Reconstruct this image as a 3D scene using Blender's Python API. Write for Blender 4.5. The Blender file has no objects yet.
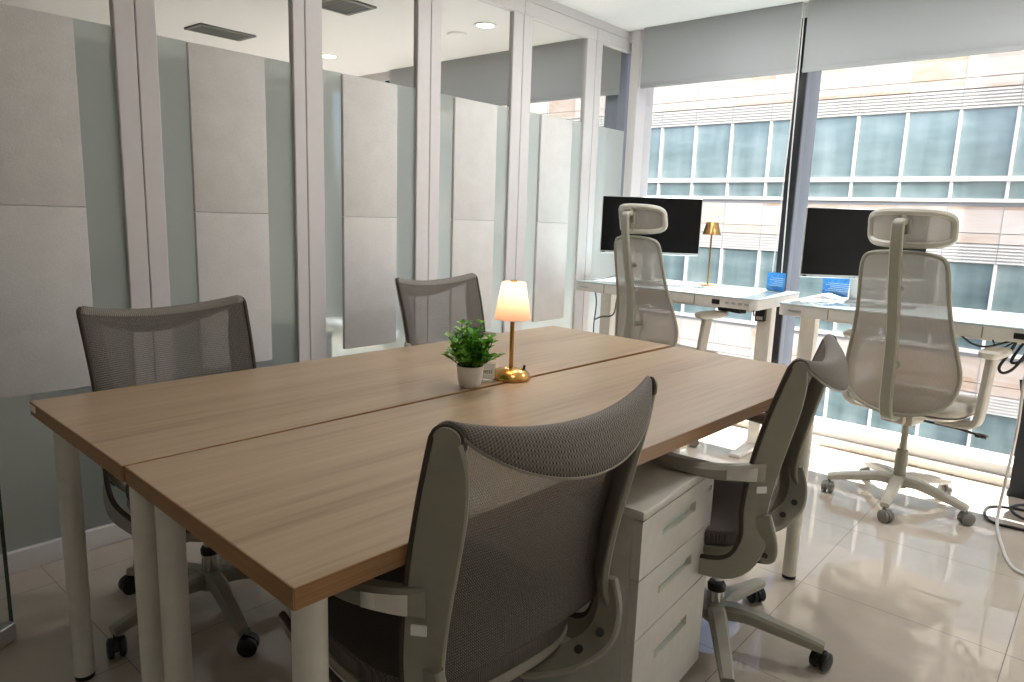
import bpy, bmesh, math, random
from mathutils import Vector, Matrix
random.seed(7)
PI = math.pi
SC = bpy.context.scene
COL = SC.collection

# ------------------------------------------------------------------ helpers
class MB:
    """collects shapes into one mesh"""
    def __init__(s):
        s.bm = bmesh.new(); s.uv = s.bm.loops.layers.uv.new('uv')
    def box(s, a, b, bev=0.0, seg=2, rot=0.0, piv=None):
        x0, y0, z0 = a; x1, y1, z1 = b
        t = bmesh.new()
        bmesh.ops.create_cube(t, size=1)
        for v in t.verts:
            v.co = Vector((x0+(v.co.x+.5)*(x1-x0), y0+(v.co.y+.5)*(y1-y0), z0+(v.co.z+.5)*(z1-z0)))
        if bev: bmesh.ops.bevel(t, geom=t.edges[:], offset=bev, segments=seg, affect='EDGES', profile=.6)
        if rot:
            p = Vector(piv) if piv else Vector(((x0+x1)/2, (y0+y1)/2, 0))
            bmesh.ops.rotate(t, verts=t.verts, cent=p, matrix=Matrix.Rotation(rot, 3, 'Z'))
        s._join(t); return s
    def _join(s, t):
        bmesh.ops.recalc_face_normals(t, faces=t.faces[:])
        m = bpy.data.meshes.new('t'); t.to_mesh(m); t.free()
        s.bm.from_mesh(m); bpy.data.meshes.remove(m)
    def ring_loft(s, rings, close_ring=True, caps=True, uvs=None):
        t = bmesh.new(); R = [[t.verts.new(p) for p in r] for r in rings]
        n = len(rings[0])
        for i in range(len(R)-1):
            for j in range(n if close_ring else n-1):
                k = (j+1) % n
                try: t.faces.new((R[i][j], R[i][k], R[i+1][k], R[i+1][j]))
                except ValueError: pass
        if caps and close_ring:
            for r in (R[0], R[-1]):
                try: t.faces.new(r)
                except ValueError: pass
        s._join(t); return s
    def tube(s, pts, r, n=10, caps=True):
        pts = [Vector(p) for p in pts]; rr = r if isinstance(r, (list, tuple)) else [r]*len(pts)
        rings = []; up = None
        for i, p in enumerate(pts):
            d = (pts[min(i+1, len(pts)-1)]-pts[max(i-1, 0)]).normalized()
            if up is None:
                up = Vector((0, 0, 1)) if abs(d.z) < .9 else Vector((1, 0, 0))
            a = (up-d*up.dot(d))
            if a.length < 1e-5: a = d.orthogonal()
            a.normalize(); b = d.cross(a); up = a
            rings.append([p+(a*math.cos(2*PI*k/n)+b*math.sin(2*PI*k/n))*rr[i] for k in range(n)])
        return s.ring_loft(rings, True, caps)
    def cyl(s, p, q, r, r2=None, n=24):
        return s.tube([p, q], [r, r if r2 is None else r2], n)
    def lathe(s, prof, c=(0, 0, 0), n=40):
        cx, cy, cz = c
        rings = [[Vector((cx+r*math.cos(2*PI*k/n), cy+r*math.sin(2*PI*k/n), cz+z)) for k in range(n)] for r, z in prof]
        return s.ring_loft(rings, True, True)
    def strip(s, pts, wid, thk, normal_of):
        """sweep of a rectangular bar; wid[i], thk[i] along (side, normal) given by normal_of(i)->(sidevec, normalvec)"""
        rings = []
        for i, p in enumerate(pts):
            a, b = normal_of(i); p = Vector(p); w = wid[i]/2; h = thk[i]/2; c = min(w, h)*.45
            rings.append([p+a*(w-c)+b*h, p+a*w+b*(h-c), p+a*w-b*(h-c), p+a*(w-c)-b*h,
                          p-a*(w-c)-b*h, p-a*w-b*(h-c), p-a*w+b*(h-c), p-a*(w-c)+b*h])
        return s.ring_loft(rings)
    def grid(s, fn, nu, nv):
        """fn(u,v)->(point,(s,t)) u,v in 0..1 ; uv stored in metres"""
        base = len(s.bm.verts)
        V = [[None]*(nu+1) for _ in range(nv+1)]; U = {}
        for j in range(nv+1):
            for i in range(nu+1):
                p, st = fn(i/nu, j/nv); v = s.bm.verts.new(p); V[j][i] = v; U[v] = st
        for j in range(nv):
            for i in range(nu):
                f = s.bm.faces.new((V[j][i], V[j][i+1], V[j+1][i+1], V[j+1][i]))
                for l in f.loops: l[s.uv].uv = U[l.vert]
        return s
    def prism(s, pts, z0, z1, bev=0.0):
        t = bmesh.new(); lo = [t.verts.new((x, y, z0)) for x, y in pts]; hi = [t.verts.new((x, y, z1)) for x, y in pts]
        n = len(pts); t.faces.new(lo); t.faces.new(hi)
        for i in range(n): t.faces.new((lo[i], lo[(i+1) % n], hi[(i+1) % n], hi[i]))
        if bev:
            e = [e for e in t.edges if abs(e.verts[0].co.z-e.verts[1].co.z) < 1e-6]
            bmesh.ops.bevel(t, geom=e, offset=bev, segments=3, affect='EDGES', profile=.6)
        s._join(t); return s
    def xf(s, m):
        bmesh.ops.transform(s.bm, matrix=m, verts=s.bm.verts); return s
    def build(s, name, m, parent=None, smooth=True, ang=35, solid=0.0, sub=0):
        me = bpy.data.meshes.new(name); s.bm.to_mesh(me); s.bm.free()
        o = bpy.data.objects.new(name, me); COL.objects.link(o)
        if m: me.materials.append(m)
        if smooth:
            me.polygons.foreach_set('use_smooth', [True]*len(me.polygons))
            me.set_sharp_from_angle(angle=math.radians(ang))
        if parent: o.parent = parent
        if solid:
            d = o.modifiers.new('s', 'SOLIDIFY'); d.thickness = solid; d.offset = 0
        if sub:
            d = o.modifiers.new('d', 'SUBSURF'); d.levels = sub; d.render_levels = sub
        return o

def tag(o, label=None, cat=None, group=None, kind=None):
    if label: o['label'] = label
    if cat: o['category'] = cat
    if group: o['group'] = group
    if kind: o['kind'] = kind
    return o
def thing(name, label, cat, loc=(0, 0, 0), rz=0.0, group=None):
    o = bpy.data.objects.new(name, None); COL.objects.link(o); o.empty_display_size = .1
    o.location = loc; o.rotation_euler = (0, 0, rz)
    return tag(o, label, cat, group)
def setting(name, loc=(0, 0, 0)):
    o = bpy.data.objects.new(name, None); COL.objects.link(o); o.location = loc; o['kind'] = 'structure'; return o
def copy_tree(o, parent=None):
    c = o.copy(); COL.objects.link(c)
    if parent: c.parent = parent
    for ch in list(o.children): copy_tree(ch, c)
    return c
def smooth_path(P, n=6):
    """Catmull-Rom through tuples of any length"""
    P = [tuple(map(float, p)) for p in P]; out = []
    for i in range(len(P)-1):
        p0, p1, p2, p3 = P[max(i-1, 0)], P[i], P[i+1], P[min(i+2, len(P)-1)]
        for k in range(n):
            t = k/n
            out.append(tuple(.5*(2*b+(c-a)*t+(2*a-5*b+4*c-d)*t*t+(-a+3*b-3*c+d)*t**3) for a, b, c, d in zip(p0, p1, p2, p3)))
    out.append(P[-1]); return out
def superell(hx, hy, n=40, e=4.0, cx=0, cy=0):
    o = []
    for k in range(n):
        a = 2*PI*k/n; c, s_ = math.cos(a), math.sin(a)
        o.append((cx+hx*math.copysign(abs(c)**(2/e), c), cy+hy*math.copysign(abs(s_)**(2/e), s_)))
    return o

# ------------------------------------------------------------------ materials
def lin(c):
    return tuple(((x/255)/12.92 if x/255 <= .04045 else ((x/255+.055)/1.055)**2.4) for x in c)+(1.0,)
class NT:
    def __init__(s, name):
        s.m = bpy.data.materials.new(name); s.m.use_nodes = True; s.t = s.m.node_tree; s.t.nodes.clear()
        s.out = s.n('ShaderNodeOutputMaterial')
    def n(s, k, **kw):
        x = s.t.nodes.new(k)
        for a, b in kw.items(): setattr(x, a, b)
        return x
    def l(s, a, b): s.t.links.new(a, b)
    def val(s, x):
        return x
    def math(s, op, a, b=None):
        x = s.n('ShaderNodeMath', operation=op)
        for i, v in enumerate((a, b)):
            if v is None: continue
            if isinstance(v, (int, float)): x.inputs[i].default_value = v
            else: s.l(v, x.inputs[i])
        return x.outputs[0]
    def ramp(s, fac, stops):
        x = s.n('ShaderNodeValToRGB'); e = x.color_ramp.elements
        while len(e) < len(stops): e.new(.5)
        for q, (p, c) in zip(e, stops): q.position = p; q.color = c
        s.l(fac, x.inputs[0]); return x.outputs[0]
    def noise(s, vec, scale, detail=3, rough=.5):
        x = s.n('ShaderNodeTexNoise'); x.inputs['Scale'].default_value = scale; x.inputs['Detail'].default_value = detail
        x.inputs['Roughness'].default_value = rough
        if vec: s.l(vec, x.inputs['Vector'])
        return x.outputs['Fac']
    def mapping(s, scale=(1, 1, 1), loc=(0, 0, 0), rot=(0, 0, 0), src='Object'):
        c = s.n('ShaderNodeTexCoord'); x = s.n('ShaderNodeMapping')
        x.inputs['Scale'].default_value = scale; x.inputs['Location'].default_value = loc; x.inputs['Rotation'].default_value = rot
        s.l(c.outputs[src], x.inputs[0]); return x.outputs[0]
    def bsdf(s, col=None, rough=.5, metal=0.0, spec=.5, **kw):
        b = s.n('ShaderNodeBsdfPrincipled'); b.inputs['Roughness'].default_value = rough; b.inputs['Metallic'].default_value = metal
        b.inputs['Specular IOR Level'].default_value = spec
        if col is not None:
            if isinstance(col, tuple): b.inputs['Base Color'].default_value = col
            else: s.l(col, b.inputs['Base Color'])
        return b
    def bump(s, h, b, strength=.2, dist=.002):
        x = s.n('ShaderNodeBump'); x.inputs['Strength'].default_value = strength; x.inputs['Distance'].default_value = dist
        s.l(h, x.inputs['Height']); s.l(x.outputs[0], b.inputs['Normal'])
    def end(s, sh): s.l(sh, s.out.inputs[0]); return s.m
def plain(name, rgb, rough=.5, metal=0.0, spec=.5, var=.04, scale=30):
    t = NT(name); c = lin(rgb); v = t.noise(t.mapping(), scale, 2)
    d = tuple(x*(1-var) for x in c[:3])+(1,); e = tuple(min(1, x*(1+var)) for x in c[:3])+(1,)
    b = t.bsdf(t.ramp(v, [(.3, d), (.7, e)]), rough, metal, spec); return t.end(b.outputs[0])

def m_wood():
    t = NT('oak_laminate'); v = t.mapping((1.1, 22, 22)); w = t.mapping((2.5, 160, 160)); b1 = t.mapping((.25, 5.5, 5))
    n1 = t.noise(v, 2.2, 4, .6); n2 = t.noise(w, 1.5, 3, .6); n3 = t.noise(b1, 1.6, 2)
    f = t.math('ADD', t.math('ADD', t.math('MULTIPLY', n1, .45), t.math('MULTIPLY', n2, .25)), t.math('MULTIPLY', n3, .5))
    c = t.ramp(f, [(.40, lin((148, 122, 94))), (.58, lin((172, 147, 117))), (.8, lin((186, 163, 135)))])
    b = t.bsdf(c, .33, 0, .5); t.bump(n2, b, .08, .001); return t.end(b.outputs[0])
def m_wood_edge():
    t = NT('oak_edge_band'); v = t.mapping((2, 2, 220)); n1 = t.noise(v, 1.2, 3, .6)
    b = t.bsdf(t.ramp(n1, [(.3, lin((138, 98, 58))), (.7, lin((168, 124, 78)))]), .45); return t.end(b.outputs[0])
def m_floor():
    t = NT('polished_cream_tile'); c = t.n('ShaderNodeTexCoord'); s = t.n('ShaderNodeSeparateXYZ'); t.l(c.outputs['Object'], s.inputs[0])
    def line(o, off, per):
        q = t.math('FRACT', t.math('DIVIDE', t.math('SUBTRACT', o, off-20*per), per))
        d = t.math('MULTIPLY', t.math('MINIMUM', q, t.math('SUBTRACT', 1.0, q)), per)
        return t.math('LESS_THAN', d, .0013)
    g = t.math('MAXIMUM', line(s.outputs[0], .645, .585), line(s.outputs[1], .109, .592))
    n = t.noise(t.mapping((1, 1, 1)), 3.0, 5, .6)
    tile = t.ramp(n, [(.3, lin((186, 175, 161))), (.7, lin((198, 188, 176)))])
    mx = t.n('ShaderNodeMix', data_type='RGBA'); t.l(g, mx.inputs['Factor']); t.l(tile, mx.inputs[6]); mx.inputs[7].default_value = lin((110, 98, 84))
    b = t.bsdf(mx.outputs[2], .06, 0, 1.0)
    t.l(t.math('ADD', t.math('MULTIPLY', g, .5), .02), b.inputs['Roughness']); return t.end(b.outputs[0])
def m_mesh(name, dark, light, alpha, pu=.0042, pv=.0036, trans=0.35):
    """woven mesh upholstery: uv in metres"""
    t = NT(name); c = t.n('ShaderNodeTexCoord'); s = t.n('ShaderNodeSeparateXYZ'); t.l(c.outputs['UV'], s.inputs[0])
    su = t.math('SINE', t.math('MULTIPLY', s.outputs[0], 2*PI/pu)); sv = t.math('SINE', t.math('MULTIPLY', s.outputs[1], 2*PI/pv))
    pr = t.math('MULTIPLY', su, sv); h = t.math('ADD', t.math('MULTIPLY', t.math('ADD', t.math('MULTIPLY', su, .35), t.math('MULTIPLY', pr, .65)), .5), .5)
    nz = t.noise(c.outputs['UV'], 260, 2, .7)
    f = t.math('ADD', t.math('MULTIPLY', h, .65), t.math('MULTIPLY', nz, .5))
    col = t.ramp(f, [(.22, lin(dark)), (.92, lin(light))])
    b = t.bsdf(col, .75, 0, .25); t.bump(h, b, .35, .001)
    tl = t.n('ShaderNodeBsdfTranslucent'); t.l(col, tl.inputs[0])
    m1 = t.n('ShaderNodeMixShader'); m1.inputs[0].default_value = trans; t.l(b.outputs[0], m1.inputs[1]); t.l(tl.outputs[0], m1.inputs[2])
    if alpha <= 0: return t.end(m1.outputs[0])
    tr = t.n('ShaderNodeBsdfTransparent'); m2 = t.n('ShaderNodeMixShader')
    a = t.math('MULTIPLY', t.math('SUBTRACT', 1.35, t.math('MULTIPLY', h, .7)), alpha)
    t.l(a, m2.inputs[0]); t.l(m1.outputs[0], m2.inputs[1]); t.l(tr.outputs[0], m2.inputs[2]); return t.end(m2.outputs[0])
def m_glass(name='clear_glass', tint=(244, 246, 246)):
    t = NT(name); tr = t.n('ShaderNodeBsdfTransparent'); tr.inputs[0].default_value = lin(tint)
    g = t.n('ShaderNodeBsdfGlossy'); g.inputs['Roughness'].default_value = .01
    fr = t.n('ShaderNodeFresnel'); fr.inputs[0].default_value = 1.35
    ge = t.n('ShaderNodeNewGeometry')
    mx = t.n('ShaderNodeMixShader'); t.l(t.math('MULTIPLY', fr.outputs[0], t.math('SUBTRACT', 1.0, ge.outputs['Backfacing'])), mx.inputs[0]); t.l(tr.outputs[0], mx.inputs[1]); t.l(g.outputs[0], mx.inputs[2]); return t.end(mx.outputs[0])
def m_frost():
    t = NT('frosted_film'); tl = t.n('ShaderNodeBsdfTranslucent'); tl.inputs[0].default_value = lin((224, 231, 231))
    n = t.noise(t.mapping(), 220, 2)
    b = t.bsdf(t.ramp(n, [(.3, lin((184, 194, 193))), (.7, lin((194, 203, 202)))]), .4)
    tr = t.n('ShaderNodeBsdfTransparent'); tr.inputs[0].default_value = lin((222, 230, 227))
    m1 = t.n('ShaderNodeMixShader'); m1.inputs[0].default_value = .2; t.l(tl.outputs[0], m1.inputs[1]); t.l(b.outputs[0], m1.inputs[2])
    rf = t.n('ShaderNodeBsdfRefraction'); rf.inputs['Roughness'].default_value = .35; rf.inputs['IOR'].default_value = 1.05; rf.inputs[0].default_value = lin((224, 232, 229))
    m2 = t.n('ShaderNodeMixShader'); m2.inputs[0].default_value = .22; t.l(m1.outputs[0], m2.inputs[1]); t.l(rf.outputs[0], m2.inputs[2])
    return t.end(m2.outputs[0])
def m_felt():
    t = NT('white_felt'); v = t.noise(t.mapping(), 180, 4, .7); w = t.noise(t.mapping(), 14, 3)
    f = t.math('ADD', t.math('MULTIPLY', v, .6), t.math('MULTIPLY', w, .4))
    b = t.bsdf(t.ramp(f, [(.3, lin((206, 204, 201))), (.7, lin((224, 222, 219)))]), .95, 0, .1); t.bump(v, b, .4, .002); return t.end(b.outputs[0])
def m_stone():
    t = NT('sandstone_cladding'); c = t.n('ShaderNodeTexCoord')
    s = t.n('ShaderNodeSeparateXYZ'); t.l(c.outputs['Object'], s.inputs[0])
    cy = t.math('FLOOR', t.math('DIVIDE', t.math('ADD', s.outputs[1], 50*1.13-2.335), 1.13)); cz = t.math('FLOOR', t.math('MULTIPLY', s.outputs[2], 1.75))
    cb = t.n('ShaderNodeCombineXYZ'); t.l(cy, cb.inputs[0]); t.l(cz, cb.inputs[1])
    wn = t.n('ShaderNodeTexWhiteNoise', noise_dimensions='2D'); t.l(cb.outputs[0], wn.inputs[0])
    vein = t.n('ShaderNodeTexNoise'); vein.inputs['Scale'].default_value = 1.1; vein.inputs['Detail'].default_value = 5; vein.inputs['Distortion'].default_value = 1.6
    ad = t.n('ShaderNodeVectorMath', operation='ADD'); t.l(wn.outputs['Color'], ad.inputs[0])
    ml = t.n('ShaderNodeVectorMath', operation='MULTIPLY'); ml.inputs[1].default_value = (.5, .8, 2.4); t.l(c.outputs['Object'], ml.inputs[0]); t.l(ml.outputs[0], ad.inputs[1])
    t.l(ad.outputs[0], vein.inputs['Vector'])
    f = t.math('ADD', t.math('MULTIPLY', wn.outputs['Value'], .5), t.math('MULTIPLY', vein.outputs['Fac'], .6))
    b = t.bsdf(t.ramp(f, [(.25, lin((222, 213, 208))), (.6, lin((214, 200, 190))), (.85, lin((198, 170, 148)))]), .7); return t.end(b.outputs[0])
def m_facade_glass():
    t = NT('facade_glazing'); c = t.n('ShaderNodeTexCoord')
    a = t.noise(t.mapping((1, 1.5, .3)), 1.1, 3, .5); b2 = t.noise(t.mapping((1, .4, 1.6)), 1.1, 3, .6)
    f = t.math('ADD', t.math('MULTIPLY', a, .6), t.math('MULTIPLY', b2, .5))
    col = t.ramp(f, [(.38, lin((104, 126, 129))), (.55, lin((136, 158, 161))), (.72, lin((166, 184, 186)))])
    d = t.bsdf(col, .25, 0, .4)
    g = t.n('ShaderNodeBsdfGlossy'); g.inputs['Roughness'].default_value = .03; g.inputs[0].default_value = lin((208, 208, 206))
    mx = t.n('ShaderNodeMixShader'); mx.inputs[0].default_value = .22; t.l(d.outputs[0], mx.inputs[1]); t.l(g.outputs[0], mx.inputs[2]); return t.end(mx.outputs[0])
def m_louvre():
    t = NT('louvre_metal'); c = t.n('ShaderNodeTexCoord'); s = t.n('ShaderNodeSeparateXYZ'); t.l(c.outputs['Object'], s.inputs[0])
    w = t.math('SINE', t.math('MULTIPLY', s.outputs[2], 2*PI/.075)); b = t.bsdf(t.ramp(w, [(.2, lin((206, 202, 200))), (.7, lin((226, 222, 218)))]), .5); return t.end(b.outputs[0])
def m_blind():
    t = NT('blind_fabric'); v = t.mapping((1, 700, 700)); n = t.noise(v, 1, 2)
    b = t.bsdf(t.ramp(n, [(.3, lin((206, 207, 207))), (.7, lin((216, 217, 217)))]), .9, 0, .1)
    tl = t.n('ShaderNodeBsdfTranslucent'); tl.inputs[0].default_value = lin((190, 194, 196))
    mx = t.n('ShaderNodeMixShader'); mx.inputs[0].default_value = .5; t.l(b.outputs[0], mx.inputs[1]); t.l(tl.outputs[0], mx.inputs[2]); return t.end(mx.outputs[0])
def m_emit(name, rgb, s):
    t = NT(name); e = t.n('ShaderNodeEmission'); e.inputs[0].default_value = lin(rgb); e.inputs[1].default_value = s; return t.end(e.outputs[0])
def m_shade():
    t = NT('lamp_shade_fabric'); v = t.mapping((1, 1, 1)); n = t.noise(v, 300, 2)
    c = t.ramp(n, [(.3, lin((246, 230, 220))), (.7, lin((252, 238, 229)))])
    b = t.bsdf(c, .8, 0, .1); tl = t.n('ShaderNodeBsdfTranslucent'); t.l(c, tl.inputs[0])
    mx = t.n('ShaderNodeMixShader'); mx.inputs[0].default_value = .6; t.l(b.outputs[0], mx.inputs[1]); t.l(tl.outputs[0], mx.inputs[2]); return t.end(mx.outputs[0])
def m_leaf():
    t = NT('leaf_green'); c = t.n('ShaderNodeTexCoord'); n = t.noise(t.mapping(), 28, 2)
    col = t.ramp(n, [(.3, lin((70, 135, 44))), (.5, lin((122, 192, 72))), (.72, lin((176, 224, 112)))])
    b = t.bsdf(col, .45); tl = t.n('ShaderNodeBsdfTranslucent'); t.l(col, tl.inputs[0])
    mx = t.n('ShaderNodeMixShader'); mx.inputs[0].default_value = .3; t.l(b.outputs[0], mx.inputs[1]); t.l(tl.outputs[0], mx.inputs[2]); return t.end(mx.outputs[0])

M = dict(
    wood=m_wood(), edge=m_wood_edge(), floor=m_floor(), glass=m_glass(), frost=m_frost(), felt=m_felt(), stone=m_stone(),
    fglass=m_facade_glass(), louvre=m_louvre(), blind=m_blind(), shade=m_shade(), leaf=m_leaf(),
    ceil=plain('ceiling_paint', (246, 245, 244), .9, 0, .2, .01), wall=plain('wall_paint', (222, 220, 214), .85, 0, .2, .02),
    frame=plain('white_powder_coat', (214, 210, 209), .42, 0, .4, .015), sill=plain('sill_white', (222, 218, 210), .5),
    mesh=m_mesh('charcoal_mesh', (50, 46, 43), (182, 175, 166), .47, .0042, .0056), roll=m_mesh('charcoal_mesh_double', (46, 42, 39), (180, 173, 164), 0.0, .0058, .0046, .12),
    meshB=m_mesh('grey_mesh', (124, 115, 104), (184, 174, 162), .09, .0042, .0042), seatmesh=m_mesh('seat_mesh', (52, 47, 44), (120, 113, 106), 0.0, .004, .004, .05),
    gray=plain('warm_grey_plastic', (150, 147, 133), .45), grayL=plain('light_grey_plastic', (190, 186, 175), .42), dark=plain('dark_grey_plastic', (62, 60, 56), .5),
    black=plain('black_plastic', (18, 18, 19), .45), chrome=plain('chrome', (225, 225, 222), .08, 1.0), cushion=plain('grey_cushion', (176, 172, 164), .9, 0, .2, .08, 200),
    piping=plain('dark_piping', (78, 70, 64), .85, 0, .2, .2, 400), greycast=plain('grey_caster', (120, 118, 112), .5),
    leg=plain('desk_leg_white', (222, 219, 208), .4), ped=plain('pedestal_grey_white', (214, 211, 203), .4), slot=plain('pale_green_recess', (214, 226, 217), .35),
    brass=plain('brushed_brass', (205, 160, 92), .24, 1.0, .5, .05), brassD=plain('dark_brass', (168, 134, 84), .3, 1.0), pot=plain('white_ceramic', (232, 230, 226), .35),
    soil=plain('dark_soil', (58, 46, 34), .95), stem=plain('stem_green', (70, 110, 48), .6), screen=plain('screen_black', (7, 7, 9), .22, 0, .4), silver=plain('silver_trim', (190, 190, 190), .35, .6),
    gtop=plain('pale_desk_glass', (188, 204, 203), .06, 0, .7, .01), desk=plain('desk_steel_white', (224, 220, 212), .4), blue=plain('blue_print', (52, 122, 190), .3, 0, .4, .25, 60),
    paper=plain('paper_white', (238, 238, 236), .7), mull=plain('mullion_black', (26, 28, 34), .4), mullg=plain('mullion_grey', (128, 134, 146), .4), cable=plain('black_cable', (24, 24, 26), .5),
    cableT=plain('grey_teal_cable', (86, 98, 98), .5), cableW=plain('white_cable', (205, 203, 200), .5), asphalt=plain('street_stone', (150, 146, 140), .8), band=plain('white_ledge', (232, 230, 226), .5), strip=plain('grey_strip', (168, 170, 174), .5),
    gedge=plain('green_glass_edge', (62, 78, 70), .15), wallD=plain('taupe_wall', (128, 130, 122), .85, 0, .2, .03), vent=plain('vent_grey', (120, 120, 114), .6), ventd=plain('vent_dark', (40, 40, 40), .8), lamp=m_emit('downlight_lens', (255, 250, 240), 14), bulb=m_emit('warm_bulb', (255, 190, 120), 12), text=plain('dark_print', (60, 60, 64), .6), carpet=plain('next_room_floor', (150, 146, 136), .3), sofa=plain('grey_green_upholstery', (70, 86, 82), .9))

# ------------------------------------------------------------------ camera
cr, cu, cf = Vector((.65726906, -.75289527, .0338541)), Vector((.11096447, .14110554, .98375613)), Vector((.74544233, .64283586, -.17628893))
cam = bpy.data.cameras.new('camera'); co = bpy.data.objects.new('camera', cam); COL.objects.link(co)
co.matrix_world = Matrix(((cr.x, cu.x, -cf.x, 0), (cr.y, cu.y, -cf.y, 0), (cr.z, cu.z, -cf.z, 1.225), (0, 0, 0, 1)))
cam.sensor_width = 36; cam.lens = 36*704.455/1024; cam.clip_start = .05; cam.clip_end = 300
SC.camera = co

# ------------------------------------------------------------------ room shell
CZ = 2.41; GY = 2.63; WX = 4.15
o = MB().box((-1.8, -1.4, -.12), (4.3, 6.4, 0)).build('floor', M['floor'], None, False); tag(o, kind='structure')
o = MB().box((-1.8, -1.4, CZ), (4.35, 6.4, CZ+.15)).build('ceiling', M['ceil'], None, False); tag(o, kind='structure')
o = MB().box((-1.9, -1.4, 0), (-1.8, 6.4, CZ)).build('wall_back', M['wall'], None, False); tag(o, kind='structure')
o = MB().box((-1.9, -1.5, 0), (4.3, -1.4, CZ)).build('wall_right', M['wall'], None, False); tag(o, kind='structure')
o = MB().box((-1.9, 6.4, 0), (4.3, 6.5, CZ)).build('wall_rear', M['wallD'], None, False); tag(o, kind='structure')

# glazed partition on the left
wl = setting('wall_left')
D0, D1 = GY-.0, GY+.034      # room face, far face
posts = [(.985, 1.052), (1.055, 1.122), (1.652, 1.706), (1.709, 1.790), (2.308, 2.389), (2.392, 2.458), (2.978, 3.058), (3.062, 3.138), (3.655, 3.745), (3.750, 3.815)]
for a, b in posts:
    MB().box((a, D0, .0), (b, D1, 2.30), .003, 1).build('post', M['frame'], wl)
MB().box((.20, D0, 0), (.30, D1, 2.30), .003, 1).build('post', M['frame'], wl)
for a, b in [(.30, .985), (1.122, 1.652), (1.790, 2.308), (2.458, 2.978), (3.138, 3.655), (3.815, WX)]:
    MB().box((a, D0, 0), (b, D1, .075), .003, 1).build('base_rail', M['frame'], wl)
for a, b in [(.30, 1.0475), (1.0475, 1.7015), (1.7015, 2.3865), (2.3865, 3.06), (3.06, 3.7475), (3.7475, WX)]:
    MB().box((a+.001, D0-.004, 2.285), (b-.001, D1, 2.36), .003, 1).build('head_rail', M['frame'], wl)
MB().box((-1.8, D0-.002, 2.362), (WX, D1, CZ)).build('head_channel', M['frame'], wl)
MB().box((-1.8, D0, 0), (.20, D1, 2.362)).build('plain_panel', M['wall'], wl)
for i, (a, b) in enumerate([(.30, .985), (1.122, 1.652), (1.790, 2.308), (2.458, 2.978), (3.138, 3.655), (3.815, WX-.02)]):
    w = setting('window_%d' % (i+1))
    MB().box((a, GY+.014, .075), (b, GY+.022, 2.286)).build('pane', M['glass'], w, False)
    MB().grid(lambda u, v: (Vector((a+u*(b-a), GY+.0132, .076+v*1.719)), (u, v)), 1, 1).build('frosted_film', M['frost'], w, False)
# acoustic felt panels fixed to the glass
names = ['first', 'second', 'third', 'fourth', 'fifth']
pan = [(.545, .862), (1.226, 1.522), (1.884, 2.182), (2.551, 2.862), (3.236, 3.532)]
where = ['at the left picture edge, cut by it', 'behind the left mesh chair across the desk', 'in third glass bay, left of the chair behind the plant', 'between that chair and the lit lamp shade, fourth bay', 'in the fifth bay, right of the lamp, nearest the window']
for i, (a, b) in enumerate(pan):
    zs = (1.203, 1.196, 1.192, 1.19, 1.186)[i]
    top = MB().box((a, GY-.006, zs), (b, GY+.0128, 1.79), .004, 2).build('acoustic_panel', M['felt'])
    tag(top, 'upper white felt panel %s' % where[i], 'acoustic panel', 'felt panels on the glass partition')
    bot = MB().box((a, GY-.006, .597), (b, GY+.0128, zs-.002), .004, 2).build('acoustic_panel', M['felt'])
    tag(bot, 'lower white felt panel %s' % where[i], 'acoustic panel', 'felt panels on the glass partition')
# open glass door leaf at the left frame edge
d = setting('door_1', (.462, 2.216, 0)); d.rotation_euler = (0, 0, math.radians(210))
MB().box((0, -.006, .012), (.85, .006, 2.15), .001, 1).build('pane', M['glass'], d, False)
MB().box((-.002, -.013, .004), (.16, .013, .055), .002, 1).build('patch_fitting', M['silver'], d)
MB().box((-.0018, -.0062, .056), (-.0002, .0062, 2.15)).build('pane_edge', M['gedge'], d)

# window wall
ww = setting('wall_window')
MB().box((4.06, -1.4, 0), (4.10, 6.4, .045), .003, 1).build('floor_trim', M['sill'], ww)
MB().box((4.10, -1.4, 0), (4.30, 6.4, .10), .004, 1).build('bottom_rail', M['frame'], ww)
MB().box((4.10, -1.4, 2.34), (4.30, 6.4, CZ), .0).build('top_rail', M['frame'], ww)
for y in (1.512, 5.1, -1.2):
    mu = MB().box((4.125, y-.032, .1), (4.145, y+.032, 2.40), .002, 1).build('mullion', M['mull'], ww)
    MB().box((4.145, y-.032, .1), (4.36, y+.032, 2.40), .002, 1).build('mullion_side', M['mullg'], mu)  # backlit front and window-lit side are put into the colours, black and grey
MB().box((4.12, 2.70, .1), (4.30, 2.80, 2.34), .002, 1).build('mullion', M['mullg'], ww)
MB().box((4.09, 2.535, 0), (4.30, 2.60, CZ), .004, 1).build('corner_post', M['frame'], ww)
for i, (a, b) in enumerate([(1.545, 2.535), (-1.15, 1.479), (2.80, 5.05)]):
    w = setting('window_%d' % (i+7)); MB().box((4.20, a, .1), (4.208, b, 2.34)).build('pane', M['glass'], w, False)
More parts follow.
